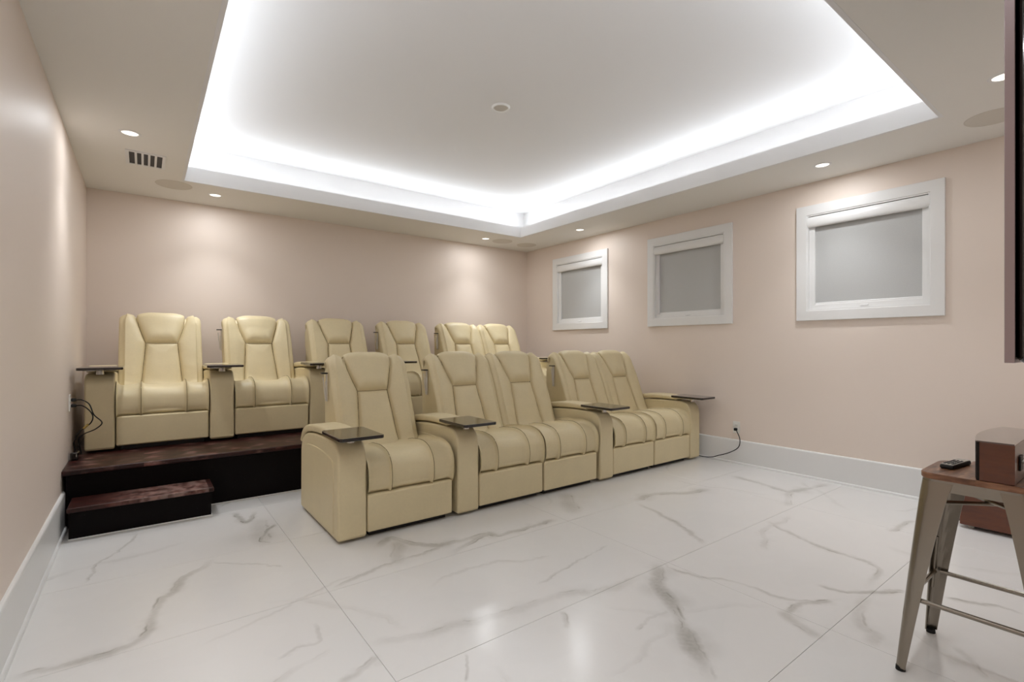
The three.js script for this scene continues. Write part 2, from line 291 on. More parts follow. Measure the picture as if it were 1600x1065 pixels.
// a sheet made of rows x columns of points, pushed out along its normals by puff(i, j)
function sheet(nu, nv, at, puff, panelOf, seams = []) {
  const P = [], N = [], v = (i, j) => P[j * nu + i];
  for (let j = 0; j < nv; j++) for (let i = 0; i < nu; i++) P.push(new THREE.Vector3(...at(i, j)));
  const a = new THREE.Vector3(), b = new THREE.Vector3();
  for (let j = 0; j < nv; j++) for (let i = 0; i < nu; i++) {
    a.copy(v(Math.min(nu - 1, i + 1), j)).sub(v(Math.max(0, i - 1), j)); b.copy(v(i, Math.min(nv - 1, j + 1))).sub(v(i, Math.max(0, j - 1)));
    const n = a.clone().cross(b); N.push(n.lengthSq() > 1e-16 ? n.normalize() : new THREE.Vector3(0, 1, 0));
  }
  P.forEach((p, k) => { p.addScaledVector(N[k], puff(k % nu, Math.floor(k / nu), p)); p.x = clamp(p.x, -0.004, CW + 0.0015); });   // neighbours press the sides flat
  const pos = new Float32Array(nu * nv * 3), uv = new Float32Array(nu * nv * 2), idx = new Map();
  P.forEach((p, k) => { pos.set([p.x, p.y, p.z], k * 3); uv.set([p.x, p.y - p.z], k * 2); });
  for (let j = 0; j < nv - 1; j++) for (let i = 0; i < nu - 1; i++) {
    const q = j * nu + i, id = panelOf(i, j); if (!idx.has(id)) idx.set(id, []);
    idx.get(id).push(q, q + 1, q + nu, q + 1, q + nu + 1, q + nu);
  }
  const full = new THREE.BufferGeometry(); full.setAttribute('position', new THREE.BufferAttribute(pos, 3)); full.setAttribute('uv', new THREE.BufferAttribute(uv, 2));
  full.setIndex([...idx.values()].flat()); full.computeVertexNormals();
  const out = {}; out.lines = seams.map((l) => l.map(([i, j]) => { const p = v(i, j), n = N[j * nu + i]; return [p.x + n.x * 0.0012, p.y + n.y * 0.0012, p.z + n.z * 0.0012]; }));
  for (const [id, list] of idx) {                                        // each panel gets only its own vertices; normals stay continuous
    const used = new Map(), g = new THREE.BufferGeometry(), p = [], n = [], t = [];
    const ix = list.map((k) => { if (!used.has(k)) { used.set(k, used.size); p.push(pos[k * 3], pos[k * 3 + 1], pos[k * 3 + 2]); n.push(full.attributes.normal.getX(k), full.attributes.normal.getY(k), full.attributes.normal.getZ(k)); t.push(uv[k * 2], uv[k * 2 + 1]); } return used.get(k); });
    g.setAttribute('position', new THREE.Float32BufferAttribute(p, 3)); g.setAttribute('normal', new THREE.Float32BufferAttribute(n, 3)); g.setAttribute('uv', new THREE.Float32BufferAttribute(t, 2)); g.setIndex(ix); out[id] = g;
  }
  return out;
}
const pathOf = (pts) => new THREE.CatmullRomCurve3(pts.map(([z, y]) => new THREE.Vector3(0, y, z)), false, 'centripetal');
const ease = (t, k = 0.72) => { const s = 0.5 - 0.5 * Math.cos(Math.PI * t); return t + (s - t) * k; };   // points gather at both ends
function cols(stops, counts) { const o = []; for (let s = 0; s < counts.length; s++) for (let k = 0; k < counts[s]; k++) o.push([s, ease(k / counts[s])]); o.push([counts.length - 1, 1]); return o; }

function backSheet() {
  const hw = CW / 2 + 0.001, r = 0.042, path = pathOf([[-0.50, 0.42], [-0.555, 0.49], [-0.60, 0.60], [-0.70, 0.855], [-0.768, 1.0], [-0.795, 1.06], [-0.83, 1.102], [-0.868, 1.112], [-0.905, 1.09], [-0.925, 1.04], [-0.932, 0.95]]);
  const L = path.getLength(), S = []; let tSeam = 0.5, best = 9; for (let i = 0; i <= 400; i++) { const p = path.getPointAt(i / 400); if (p.z > -0.8 && Math.abs(p.y - 0.855) < best) { best = Math.abs(p.y - 0.855); tSeam = i / 400; } }
  const rows = []; for (let k = 0; k < 34; k++) rows.push(tSeam * ease(k / 34)); for (let k = 0; k <= 52; k++) rows.push(tSeam + (1 - tSeam) * (k < 10 ? ease(k / 20) : ease(0.5) + (k - 10) / 42 * 0.5));
  const seamX = (y, z) => { const p = z < -0.83 ? 1.11 : y; return p > 0.855 ? 0.117 + (clamp((p - 0.855) / 0.225) ** 0.9) * 0.07 : 0.117 + (0.855 - p) / 0.355 * 0.03; };
  const spec = []; for (let k = 0; k < 5; k++) spec.push(['l', k / 5]); for (let k = 0; k < 8; k++) spec.push(['cl', k / 8]);
  for (const [s, n] of [['a', 18], ['b', 26], ['c', 18]]) for (let k = 0; k < n; k++) spec.push([s, ease(k / n)]);
  for (let k = 0; k < 8; k++) spec.push(['cr', k / 8]); for (let k = 0; k <= 5; k++) spec.push(['r', k / 5]);
  const nu = spec.length, nv = rows.length, info = [];
  const at = (i, j) => {
    const t = rows[j], p = path.getPointAt(t), T = path.getTangentAt(t), n = new THREE.Vector3(0, T.z, -T.y).multiplyScalar(-1);   // n points forward / out
    const crown = smooth(1.02, 1.1, p.z < -0.868 ? 1.12 : p.y), D = p.z > -0.80 ? Math.max(0.06, Math.min(0.2, 0.93 + p.z)) : 0.045 - 0.02 * smooth(-0.87, -0.93, p.z), rr = Math.min(r, D * 0.95);
    const h = hw - 0.012 * crown * crown, sx = seamX(p.y, p.z), [s, f] = spec[i]; let x, d;
    if (s === 'l') { x = -h; d = D - (D - rr) * f; } else if (s === 'r') { x = h; d = rr + (D - rr) * f; }
    else if (s === 'cl') { const a = f * Math.PI / 2; x = -h + rr - rr * Math.cos(a); d = rr - rr * Math.sin(a); } else if (s === 'cr') { const a = f * Math.PI / 2; x = h - rr + rr * Math.sin(a); d = rr - rr * Math.cos(a); }
    else { const X = [-h + rr, -sx, sx, h - rr], k = 'abc'.indexOf(s); x = X[k] + (X[k + 1] - X[k]) * f; d = 0; }
    if (s !== 'b') d += 0.012 * crown;                                   // the headrest stands a little higher than the bolsters
    info[j * nu + i] = { s, f, x, sx, y: p.y, z: p.z, t };
    return [x + CW / 2, p.y - n.y * d, p.z - n.z * d];
  };
  const puff = (i, j) => {
    const { s, x, sx, t } = info[j * nu + i]; if (s === 'l' || s === 'r') return 0;
    const dx = Math.abs(Math.abs(x) - sx), fade = smooth(1, 0.86, t), inside = Math.abs(x) < sx;
    let d = dx; const dv = (t - tSeam) * L; if (inside) d = Math.min(d, Math.abs(dv));
    const amp = inside ? (dv > 0 ? 0.034 + 0.018 * Math.exp(-(((dv - 0.06) / 0.07) ** 2)) : 0.024) : 0.036;
    const side = s[0] === 'c' && s !== 'c' ? 0.6 : 1;
    let w = amp * (1 - Math.exp(-d / 0.04)) * side * fade - 0.014 * Math.exp(-((d / 0.008) ** 2));
    w += 0.0035 * Math.exp(-d / 0.022) * noise(x * 22 + 3, t * L * 75, 1) * fade;                                    // puckers along the seams
    w += 0.004 * noise(x * 9, t * L * 9, 5) + (inside ? 0 : 0.0028 * noise(x * 10, t * L * 42, 8) * smooth(0.55, 0.2, t));
    return w;
  };
  return sheet(nu, nv, at, puff, (i, j) => { const s = spec[i][0]; if (s === 'b') return rows[j] >= tSeam - 1e-6 ? 'headrest_panel' : 'lumbar_panel'; return 'alcl'.includes(s) && s !== 'c' ? 'bolster_left' : 'bolster_right'; }, (() => { const iL = spec.findIndex((q) => q[0] === 'b'), iR = spec.findIndex((q) => q[0] === 'c'), jS = rows.findIndex((t) => t >= tSeam - 1e-6), all = [...rows.keys()].filter((j) => rows[j] < 0.93 && (j % 2 === 0)), mid = []; for (let i = iL; i <= iR; i += 2) mid.push([i, jS]); return [all.map((j) => [iL, j]), all.map((j) => [iR, j]), mid]; })());
}
function seatSheet() {
  const path = pathOf([[-0.64, 0.46], [-0.5, 0.492], [-0.3, 0.517], [-0.15, 0.52], [-0.06, 0.497], [-0.008, 0.44], [0.006, 0.37], [0.002, 0.31], [-0.014, 0.282], [-0.05, 0.276]]), L = path.getLength();
  const hw = CW / 2 - 0.002, sx = 0.148, spec = [], r = 0.032, nv = 84;
  for (const [s, n] of [['a', 22], ['b', 30], ['c', 22]]) for (let k = 0; k < n; k++) spec.push([s, ease(k / n, 0.8)]); spec.push(['c', 1]);
  const nu = spec.length, info = [];
  const at = (i, j) => {
    const p = path.getPointAt(j / (nv - 1)), [s, f] = spec[i], X = [-hw, -sx, sx, hw], k = 'abc'.indexOf(s), x = X[k] + (X[k + 1] - X[k]) * f;
    info[j * nu + i] = { x, t: j / (nv - 1) };
    return [x + CW / 2, p.y, p.z];
  };
  const puff = (i, j) => {
    const { x, t } = info[j * nu + i], d = Math.abs(Math.abs(x) - sx), e = hw - Math.abs(x), fr = smooth(1, 0.93, t) * smooth(0, 0.1, t), inside = Math.abs(x) < sx;
    const edge = e < r ? r - Math.sqrt(Math.max(0, r * r - (r - e) ** 2)) : 0, on = smooth(0.26, 0.4, t);
    let w = (inside ? 0.028 : 0.02) * (1 - Math.exp(-d / 0.04)) * fr - 0.014 * Math.exp(-((d / 0.0075) ** 2)) * on - edge;
    w += 0.0035 * Math.exp(-e / 0.02) * noise(t * L * 70, x > 0 ? 3 : 9, 2) + 0.0025 * Math.exp(-d / 0.02) * noise(t * L * 80, x * 20, 4) + 0.005 * noise(x * 7, t * L * 7, 6);
    return w;
  };
  return sheet(nu, nv, at, puff, (i) => ({ a: 'panel_left', b: 'panel_middle', c: 'panel_right' })[spec[i][0]], [22, 52].map((i) => { const l = []; for (let j = 24; j < nv - 2; j += 2) l.push([i, j]); return l; }));
}
const flip = (g) => { const ix = g.index.array; for (let i = 0; i < ix.length; i += 3) { const t = ix[i]; ix[i] = ix[i + 1]; ix[i + 1] = t; } const n = g.attributes.normal.array; for (let i = 0; i < n.length; i++) n[i] *= -1; return g; };
const poly = (pts) => { const s = new THREE.Shape(); s.moveTo(...pts[0]); for (const p of pts.slice(1)) p.length === 2 ? s.lineTo(...p) : s.bezierCurveTo(...p); s.closePath(); return s; };
const G = (() => {
  const back = backSheet(), seat = seatSheet();
  const g = { back, seat };
  g.backCore = slab(poly([[-0.56, 0.3], [-0.64, 0.49], [-0.76, 0.85], [-0.855, 1.05], [-0.872, 1.08], [-0.91, 1.07], [-0.938, 0.98], [-0.944, 0.05], [-0.70, 0.05]]), 0.012, CW - 0.012, 0.008, 3);
  const seamTube = (pts, r = 0.0021) => tube(pts, r, pts.length * 2, 6);
  g.seatSeams = seat.lines.map((l) => seamTube(l)); g.backSeams = back.lines.map((l) => seamTube(l));
  g.base = box(0.01, CW - 0.01, 0.045, 0.42, -0.68, -0.055);
  g.plinth = [box(0.03, CW - 0.03, 0.0, 0.045, -0.85, -0.06)];
  g.seatCore = rbox(CW - 0.04, 0.14, 0.56, 0.03, CW / 2, 0.40, -0.335);
  g.footrest = (() => { const b = new RoundedBoxGeometry(CW - 0.006, 0.232, 0.05, 8, 0.013), p = b.attributes.position; for (let i = 0; i < p.count; i++) if (p.getZ(i) > 0.01) { const x = p.getX(i) / (CW / 2), y = p.getY(i) / 0.116; p.setZ(i, p.getZ(i) + 0.008 * (1 - x ** 4) * (1 - y ** 4)); } b.computeVertexNormals(); b.translate(CW / 2, 0.153, -0.03); return boxUV(b); })();
  const body = poly([[-0.012, 0.02], [0, 0.035], [0, 0.46], [0, 0.55, -0.035, 0.605, -0.12, 0.607], [-0.3, 0.61, -0.45, 0.607, -0.62, 0.59], [-0.75, 0.575, -0.845, 0.545, -0.862, 0.44], [-0.87, 0.035], [-0.858, 0.02]]);
  g.arm = slab(body, -AW, 0, 0.014, 4, 16);
  const pad = poly([[-0.175, 0.615], [-0.165, 0.62, -0.165, 0.638, -0.19, 0.65], [-0.24, 0.668, -0.45, 0.668, -0.6, 0.652], [-0.76, 0.632, -0.845, 0.605, -0.866, 0.505], [-0.866, 0.49, -0.852, 0.483, -0.845, 0.50], [-0.82, 0.554, -0.75, 0.582, -0.62, 0.599], [-0.45, 0.617, -0.3, 0.62, -0.175, 0.615]]);
  g.pad = slab(pad, -AW - 0.004, 0.004, 0.018, 5, 14);
  const inset = poly([[-0.085, 0.05], [-0.085, 0.44], [-0.085, 0.47, -0.1, 0.49, -0.13, 0.498], [-0.3, 0.525, -0.5, 0.525, -0.64, 0.51], [-0.76, 0.49, -0.82, 0.47, -0.835, 0.44], [-0.84, 0.05]]);
  g.inset = slab(inset, -0.005, 0.0045, 0.004, 3, 12);
  const rr = (w, d, r) => { const s = new THREE.Shape(); s.moveTo(-w / 2 + r, -d / 2); s.lineTo(w / 2 - r, -d / 2); s.absarc(w / 2 - r, -d / 2 + r, r, -Math.PI / 2, 0); s.lineTo(w / 2, d / 2 - r); s.absarc(w / 2 - r, d / 2 - r, r, 0, Math.PI / 2); s.lineTo(-w / 2 + r, d / 2); s.absarc(-w / 2 + r, d / 2 - r, r, Math.PI / 2, Math.PI); s.lineTo(-w / 2, -d / 2 + r); s.absarc(-w / 2 + r, -d / 2 + r, r, Math.PI, 1.5 * Math.PI); return s; };
  const flat = (shape, h, b) => { const e = new THREE.ExtrudeGeometry(shape, { depth: h - 2 * b, bevelEnabled: true, bevelThickness: b, bevelSize: b, bevelOffset: -b, bevelSegments: 3, curveSegments: 8 }); e.rotateX(-Math.PI / 2); e.translate(0, b, 0); return boxUV(e); };
  g.table = flat(rr(0.265, 0.375, 0.022), 0.02, 0.004);
  g.swivel = [flat(rr(0.08, 0.26, 0.02), 0.008, 0.002).translate(-0.055, 0, -0.02), (() => { const c = new THREE.CylinderGeometry(0.02, 0.024, 0.034, 20); c.translate(0, -0.014, 0.03); return boxUV(c); })()];
  g.bracket = [box(-0.006, 0, 0.78, 0.985, -0.012, 0.012), box(-0.012, -0.006, 0.80, 0.93, -0.008, 0.008), rod([-0.009, 0.785, 0], [-0.03, 0.96, 0], 0.004)];
  g.bracketCap = rbox(0.042, 0.009, 0.05, 0.003, -0.021, 0.99, 0);
  return g;
})();
function recliner({ left, right, bracket }) {
  const t = new THREE.Group();
  mesh('plinth', G.plinth, M.black, t);
  mesh('seat_base', G.base, M.leather, t);
  mesh('footrest', G.footrest, M.leather, t);
  const s = mesh('seat_cushion', G.seatCore, M.leather, t);
  for (const k of ['panel_left', 'panel_middle', 'panel_right']) mesh('seat_panel', G.seat[k], M.leather, s);
  for (const l of G.seatSeams) mesh('seam', l, M.thread, s);
  const b = mesh('backrest', G.backCore, M.leather, t);
  mesh('headrest_panel', G.back.headrest_panel, M.leather, b); mesh('lumbar_panel', G.back.lumbar_panel, M.leather, b);
  mesh('side_bolster', G.back.bolster_left, M.leather, b); mesh('side_bolster', G.back.bolster_right, M.leather, b);
  for (const l of G.backSeams) mesh('seam', l, M.thread, b);
  for (const x of [left && -0.004, right && CW + AW + 0.004]) if (x) {
    const a = mesh('armrest', G.arm, M.leather, t); a.position.x = x;
    mesh('arm_pad', G.pad, M.leather, a);
    const p = mesh('side_panel', G.inset, M.leather, a); p.position.x = x < 0 ? -AW : 0; p.scale.x = x < 0 ? -1 : 1;
    const k = mesh('swivel_table', G.table, M.tableTop, t); k.position.set(x - AW / 2 + 0.01, 0.643, -0.035); k.userData.label = 'dark glossy swivel table';
    mesh('swivel_bracket', G.swivel, M.chrome, k).position.set(-0.01, -0.0085, -0.03);
  }
  if (bracket) { const k = mesh('side_bracket', G.bracket, M.pale, t); k.position.set(-0.012, 0, -0.80); mesh('bracket_cap', G.bracketCap, M.black, k); }
  return t;
}
const kinds = { L: recliner({ left: true, bracket: true }), l: recliner({ left: true }), N: recliner({}), R: recliner({ right: true }) };
const used = new Set();
function seat(kind, x, z, y, [sx, sy], label, groupName) {
  const o = used.has(kind) ? kinds[kind].clone() : kinds[kind]; used.add(kind);
  o.name = numbered('recliner'); o.position.set(x, y, z); o.scale.set(sx, sy, 1); scene.add(o);
  return tag(o, label, 'recliner', groupName);
}
{
  const f = 'front row of cream leather recliners on the marble floor', u = 'upper row of cream leather recliners on the stage', A = [1.006, 1.005], B = [1.02, 0.985], zf = -2.962, zu = -4.862, yu = 0.3855;
  seat('L', 1.108, zf, 0, A, 'cream leather recliner at the left end of the front row, its outer arm panel showing', f);
  seat('L', 1.936, zf, 0, A, 'second cream recliner of the front row, left half of the middle pair', f);
  seat('N', 2.556, zf, 0, A, 'armless cream recliner in the front row, right half of the middle pair', f);
  seat('L', 3.376, zf, 0, [0.972, 1.005], 'fourth cream recliner of the front row, left half of the pair by the windows', f);
  seat('R', 3.972, zf, 0, [0.972, 1.005], 'cream leather recliner at the right end of the front row, beside the window wall', f);
  seat('l', -0.176, zu, yu, B, 'cream leather recliner at the left end of the upper row, above the step', u);
  seat('L', 0.633, zu, yu, B, 'second cream recliner of the upper row, its footrest still in full view', u);
  seat('l', 1.443, zu, yu, B, 'third cream recliner of the upper row, right behind the first front row seat', u);
  seat('L', 2.253, zu, yu, B, 'fourth cream recliner of the upper row, seen in the gap between two front row backs', u);
  seat('L', 3.063, zu, yu, B, 'fifth cream recliner of the upper row, left half of the pair near the corner', u);
  seat('R', 3.69, zu, yu, B, 'cream recliner at the right end of the upper row, nearest the room corner', u);
}

// ---------------------------------------------------------------- lamps and fittings in the ceiling
const lampGeo = (() => {
  const ring = new THREE.LatheGeometry([[0.046, 0.0], [0.05, -0.006], [0.062, -0.004], [0.066, 0.0]].map((p) => new THREE.Vector2(...p)), 40), lens = new THREE.LatheGeometry([[0.0001, -0.0055], [0.03, -0.005], [0.0465, -0.001]].map((p) => new THREE.Vector2(...p)), 40);
  return { ring, lens };
})();
for (const [x, z, label, seen] of [
  [-0.078, -4.322, 'lit round downlight in the soffit near the left wall, beside the air vent', 1],
  [0.561, -5.60, 'lit round downlight over the back wall, toward its left end', 1],
  [3.774, -5.62, 'lit round downlight over the back wall, close to the right corner', 1],
  [4.449, -4.47, 'lit round downlight above the far window', 1],
  [4.445, -1.673, 'lit round downlight above the nearest window', 1],
  [3.781, -0.524, 'lit round downlight half hidden by the television edge', 1],
  [-0.078, -1.67, 'lit round downlight in the soffit along the left wall, farther from the stage', 0],
  [0.561, -0.45, 'lit round downlight in the soffit along the television wall, left end', 0],
]) {
  const t = thing('downlight', label, 'downlight', [x, YC, z], 'recessed downlights around the soffit');
  mesh('trim_ring', lampGeo.ring, M.trim, t); mesh('lens', lampGeo.lens, M.lens, t);
  const s = new THREE.SpotLight(SPOT_COLOR, BEAM, 0, 0.82, 1, 2); s.position.set(x, YC - 0.012, z); s.target.position.set(x, 0, z); s.shadow.radius = 2.2; s.castShadow = true; scene.add(s, s.target);
  const g = new THREE.RectAreaLight(SPOT_COLOR, SPOT, 0.08, 0.08); g.position.set(x, YC - 0.009, z); g.rotation.x = -Math.PI / 2; g.castShadow = true; scene.add(g);   // the wide glow around the beam
}
for (const [x, z, label] of [[0.221, -5.47, 'flush round speaker in the soffit over the left back corner, below the vent'], [4.06, -5.62, 'flush round speaker in the far right corner, beside the back downlight'], [4.497, -5.62, 'flush round speaker right in the far right corner of the soffit'], [4.40, -0.656, 'flush round speaker in the soffit by the television']]) {
  const t = thing('ceiling_speaker', label, 'speaker', [x, YC, z], 'flush round speakers in the soffit');
  const c = new THREE.LatheGeometry([[0.0001, -0.0025], [0.13, -0.002], [0.134, -0.0012]].map((p) => new THREE.Vector2(...p)), 48); mesh('grille', c, M.grille, t);
  const r = new THREE.LatheGeometry([[0.134, -0.001], [0.135, -0.003], [0.14, -0.003], [0.143, 0]].map((p) => new THREE.Vector2(...p)), 48); mesh('rim', r, M.grille, t);
}
{ // slatted air vent
  const t = thing('air_vent', 'small white slatted air vent in the soffit over the left end of the upper row', 'vent', [0.012, YC, -4.86]), w = 0.21, d = 0.3;
  mesh('backing', box(-w / 2, w / 2, -0.003, -0.0005, -d / 2, d / 2), M.black, t);
  const fr = []; fr.push(box(-w / 2 - 0.022, w / 2 + 0.022, -0.008, 0, -d / 2 - 0.022, -d / 2), box(-w / 2 - 0.022, w / 2 + 0.022, -0.008, 0, d / 2, d / 2 + 0.022), box(-w / 2 - 0.022, -w / 2, -0.008, 0, -d / 2, d / 2), box(w / 2, w / 2 + 0.022, -0.008, 0, -d / 2, d / 2)); mesh('frame', fr, M.trim, t);
  for (let k = 0; k < 4; k++) { const g = box(-0.0075, 0.0075, -0.008, -0.0035, -d / 2, d / 2); const o = mesh('slat', g, M.trim, t); o.position.x = -w / 2 + (k + 1) * w / 5; if (k) o.name = 'slat_00' + k; }
}
{
  const t = thing('ceiling_light', 'unlit round white fitting in the middle of the raised ceiling', 'ceiling light', [2.26, YT, -3.15]);
  mesh('rim', new THREE.LatheGeometry([[0.056, -0.006], [0.06, -0.014], [0.068, -0.013], [0.074, 0]].map((p) => new THREE.Vector2(...p)), 48), M.plate, t);
  mesh('disc', new THREE.LatheGeometry([[0.0001, -0.008], [0.04, -0.008], [0.057, -0.006]].map((p) => new THREE.Vector2(...p)), 48), M.grille, t);
}

// ---------------------------------------------------------------- sockets and cords
function socket(label, [x, y, z], turn) {
  const t = thing('wall_socket', label, 'socket', [x, y, z]); t.rotation.y = turn;
  mesh('cover_plate', rbox(0.072, 0.118, 0.007, 0.003, 0, 0, 0.0035), M.plate, t);
  for (const s of [-1, 1]) { const r = mesh('receptacle', rbox(0.034, 0.03, 0.003, 0.0012, 0, s * 0.021, 0.0078), M.plate, t); mesh('slot', [box(-0.008, -0.0055, s * 0.021 - 0.005, s * 0.021 + 0.005, 0.009, 0.0097), box(0.0055, 0.008, s * 0.021 - 0.005, s * 0.021 + 0.005, 0.009, 0.0097)], M.black, r); }
  return t;
}
socket('white wall socket with a black plug, low under the windows beside the front row', [XR, 0.367, -2.618], -Math.PI / 2);
socket('white wall socket with two plugs on the left wall beside the upper row', [XL, 0.79, -4.72], Math.PI / 2);
{
  const t = tag(new THREE.Group(), 'thin black power cord hanging from the socket on the window wall to the floor', 'power cord'); t.name = numbered('power_cable'); scene.add(t);
  mesh('cable', tube([[4.822, 0.350, -2.612], [4.80, 0.335, -2.59], [4.795, 0.26, -2.555], [4.80, 0.18, -2.57], [4.80, 0.11, -2.66], [4.80, 0.05, -2.80], [4.80, 0.025, -2.86], [4.80, 0.012, -3.0], [4.79, 0.03, -3.10], [4.78, 0.06, -3.2]], 0.0042, 90), M.rubber, t);
  mesh('plug', rbox(0.03, 0.027, 0.028, 0.006, XR - 0.0245, 0.348, -2.616), M.rubber, t);
}
for (const [dy, k, label] of [[0.02, 0, 'upper black cord plugged into the socket on the left wall'], [-0.022, 1, 'lower black cord plugged into the socket on the left wall, with a brass coloured tag']]) {
  const t = tag(new THREE.Group(), label, 'power cord'); t.name = numbered('power_cable'); scene.add(t);
  const y = 0.79 + dy;
  mesh('plug', rbox(0.03, 0.022, 0.024, 0.005, XL + 0.0248, y, -4.72), M.rubber, t);
  mesh('cable', tube(k ? [[XL + 0.04, y, -4.72], [-0.36, y, -4.70], [-0.325, y - 0.03, -4.70], [-0.30, y - 0.08, -4.71], [-0.31, y - 0.13, -4.72], [-0.372, y - 0.19, -4.725], [-0.408, y - 0.27, -4.77], [-0.408, 0.44, -4.83], [-0.41, 0.392, -4.86]]
    : [[XL + 0.04, y, -4.72], [-0.36, y, -4.69], [-0.32, y - 0.03, -4.68], [-0.29, y - 0.11, -4.66], [-0.245, y - 0.17, -4.65], [-0.28, y - 0.215, -4.68], [-0.35, y - 0.255, -4.74], [-0.385, y - 0.3, -4.79], [-0.38, 0.45, -4.83], [-0.376, 0.392, -4.87]], 0.004, 80), M.rubber, t);
  if (k) mesh('tag', rod([-0.325, y - 0.142, -4.7205], [-0.352, y - 0.17, -4.723], 0.0075), M.copper, t);
}
{
  const t = thing('power_adapter', 'black power adapter lying on the stage between the wall and the upper row', 'adapter', [-0.397, 0.385, -4.69]);
  mesh('case', rbox(0.045, 0.055, 0.09, 0.01, 0, 0.029, 0), M.gloss, t); mesh('light', rbox(0.004, 0.02, 0.004, 0.001, 0.012, 0.034, 0.0445), M.silver, t);
}

// ---------------------------------------------------------------- bar stool and the things on it
const ST = [2.44, -0.385], SH = 0.738;                     // stool centre, top of its seat
{
  const t = thing('bar_stool', 'metal bar stool with a dark wooden seat, carrying a speaker and a remote', 'stool', [ST[0], 0, ST[1]]);
  const h = 0.157, s = new THREE.Shape(), r = 0.05; s.moveTo(-h + r, -h); s.lineTo(h - r, -h); s.absarc(h - r, -h + r, r, -Math.PI / 2, 0); s.lineTo(h, h - r); s.absarc(h - r, h - r, r, 0, Math.PI / 2); s.lineTo(-h + r, h); s.absarc(-h + r, h - r, r, Math.PI / 2, Math.PI); s.lineTo(-h, -h + r); s.absarc(-h + r, -h + r, r, Math.PI, 1.5 * Math.PI);
  const sg = new THREE.ExtrudeGeometry(s, { depth: 0.014, bevelEnabled: true, bevelThickness: 0.004, bevelSize: 0.004, bevelOffset: -0.004, bevelSegments: 3, curveSegments: 10 }); sg.rotateX(-Math.PI / 2); sg.translate(0, SH - 0.018, 0);
  const seatTop = mesh('seat', boxUV(sg), M.seatWood, t); 
  // apron: a sheet metal rim under the seat
  const o = h - 0.004, ap = new THREE.Shape(), ro = 0.048; const rrect = (sh, a, q) => { sh.moveTo(-a + q, -a); sh.lineTo(a - q, -a); sh.absarc(a - q, -a + q, q, -Math.PI / 2, 0); sh.lineTo(a, a - q); sh.absarc(a - q, a - q, q, 0, Math.PI / 2); sh.lineTo(-a + q, a); sh.absarc(-a + q, a - q, q, Math.PI / 2, Math.PI); sh.lineTo(-a, -a + q); sh.absarc(-a + q, -a + q, q, Math.PI, 1.5 * Math.PI); return sh; };
  rrect(ap, o, ro); ap.holes.push(rrect(new THREE.Path(), o - 0.004, ro - 0.004));
  const ag = new THREE.ExtrudeGeometry(ap, { depth: 0.04, bevelEnabled: false, curveSegments: 10 }); ag.rotateX(-Math.PI / 2); ag.translate(0, SH - 0.0605, 0); mesh('apron', boxUV(ag), M.steel, t);
  // four folded legs: a rounded corner with two flanges, narrowing to the foot and splayed outward
  const yTop = SH - 0.03, foot = 0.214, topC = h - 0.004, rows = 16;
  const leg = (sx, sz) => {
    const prof = (y) => { const k = 1 - y / yTop, c = topC + (foot - topC) * (k ** 0.9), f = 0.094 - 0.062 * (k ** 0.75), q = 0.045 - 0.02 * k; return { c, f, q }; };
    const ring = (y) => { const { c, f, q } = prof(y), P = []; const put = (d) => { const pts = []; pts.push([c - Math.max(f, q), c - d]); for (let k = 0; k <= 8; k++) { const a = Math.PI / 2 * (1 - k / 8), rad = q - d; pts.push([c - q + rad * Math.cos(a), c - q + rad * Math.sin(a)]); } pts.push([c - d, c - Math.max(f, q)]); return pts; };
      P.push(...put(0), ...put(0.004).reverse()); return P.map(([a, b]) => [sx * a, y, sz * b]); };
    const nu = ring(0).length, pos = [], ix = [];
    for (let j = 0; j <= rows; j++) for (const p of ring(0.012 + (yTop - 0.012) * j / rows)) pos.push(...p);
    for (let j = 0; j < rows; j++) for (let i = 0; i < nu; i++) { const a = j * nu + i, b = j * nu + (i + 1) % nu; sx * sz > 0 ? ix.push(a, a + nu, b, b, a + nu, b + nu) : ix.push(a, b, a + nu, b, b + nu, a + nu); }
    const g = new THREE.BufferGeometry(); g.setAttribute('position', new THREE.Float32BufferAttribute(pos, 3)); g.setIndex(ix); let n = g.toNonIndexed(); n = toCreasedNormals(n, 0.7); return boxUV(n);
  };
  let n = 0; const at = (y) => topC + (foot - topC) * ((1 - y / yTop) ** 0.9);
  for (const [sx, sz] of [[-1, -1], [1, -1], [1, 1], [-1, 1]]) {
    const l = mesh('leg', leg(sx, sz), M.steel, t);
    const ft = new THREE.CylinderGeometry(0.0145, 0.0155, 0.015, 20); ft.translate(sx * (foot - 0.0165), 0.0078, sz * (foot - 0.0165)); mesh('foot_cap', boxUV(ft), M.rubber, l);
    const c = at(0.4) - 0.026, d = at(0.2) - 0.02; mesh('rib', [rod([sx * c, 0.42, sz * (at(0.42) - 0.012)], [sx * d, 0.2, sz * (at(0.2) - 0.008)], 0.0065, 8)], M.steel, l);
  }
  const y = 0.272, a = at(y) - 0.014, e = at(y) - 0.03;
  for (const [p, q] of [[[-a, -e], [-a, e]], [[a, -e], [a, e]], [[-e, -a], [e, -a]], [[-e, a], [e, a]]]) { const g = rod([p[0], y, p[1]], [q[0], y, q[1]], 0.0085); mesh('stretcher', boxUV(g), M.steel, t); }
  const b = at(SH - 0.1) - 0.012; for (const s of [-1, 1]) { const g = rod([-b, SH - 0.096 - (s > 0 ? 0.0155 : 0), -s * b], [b, SH - 0.096 - (s > 0 ? 0.0155 : 0), s * b], 0.0075); mesh('cross_rod', boxUV(g), M.steel, t); }
}
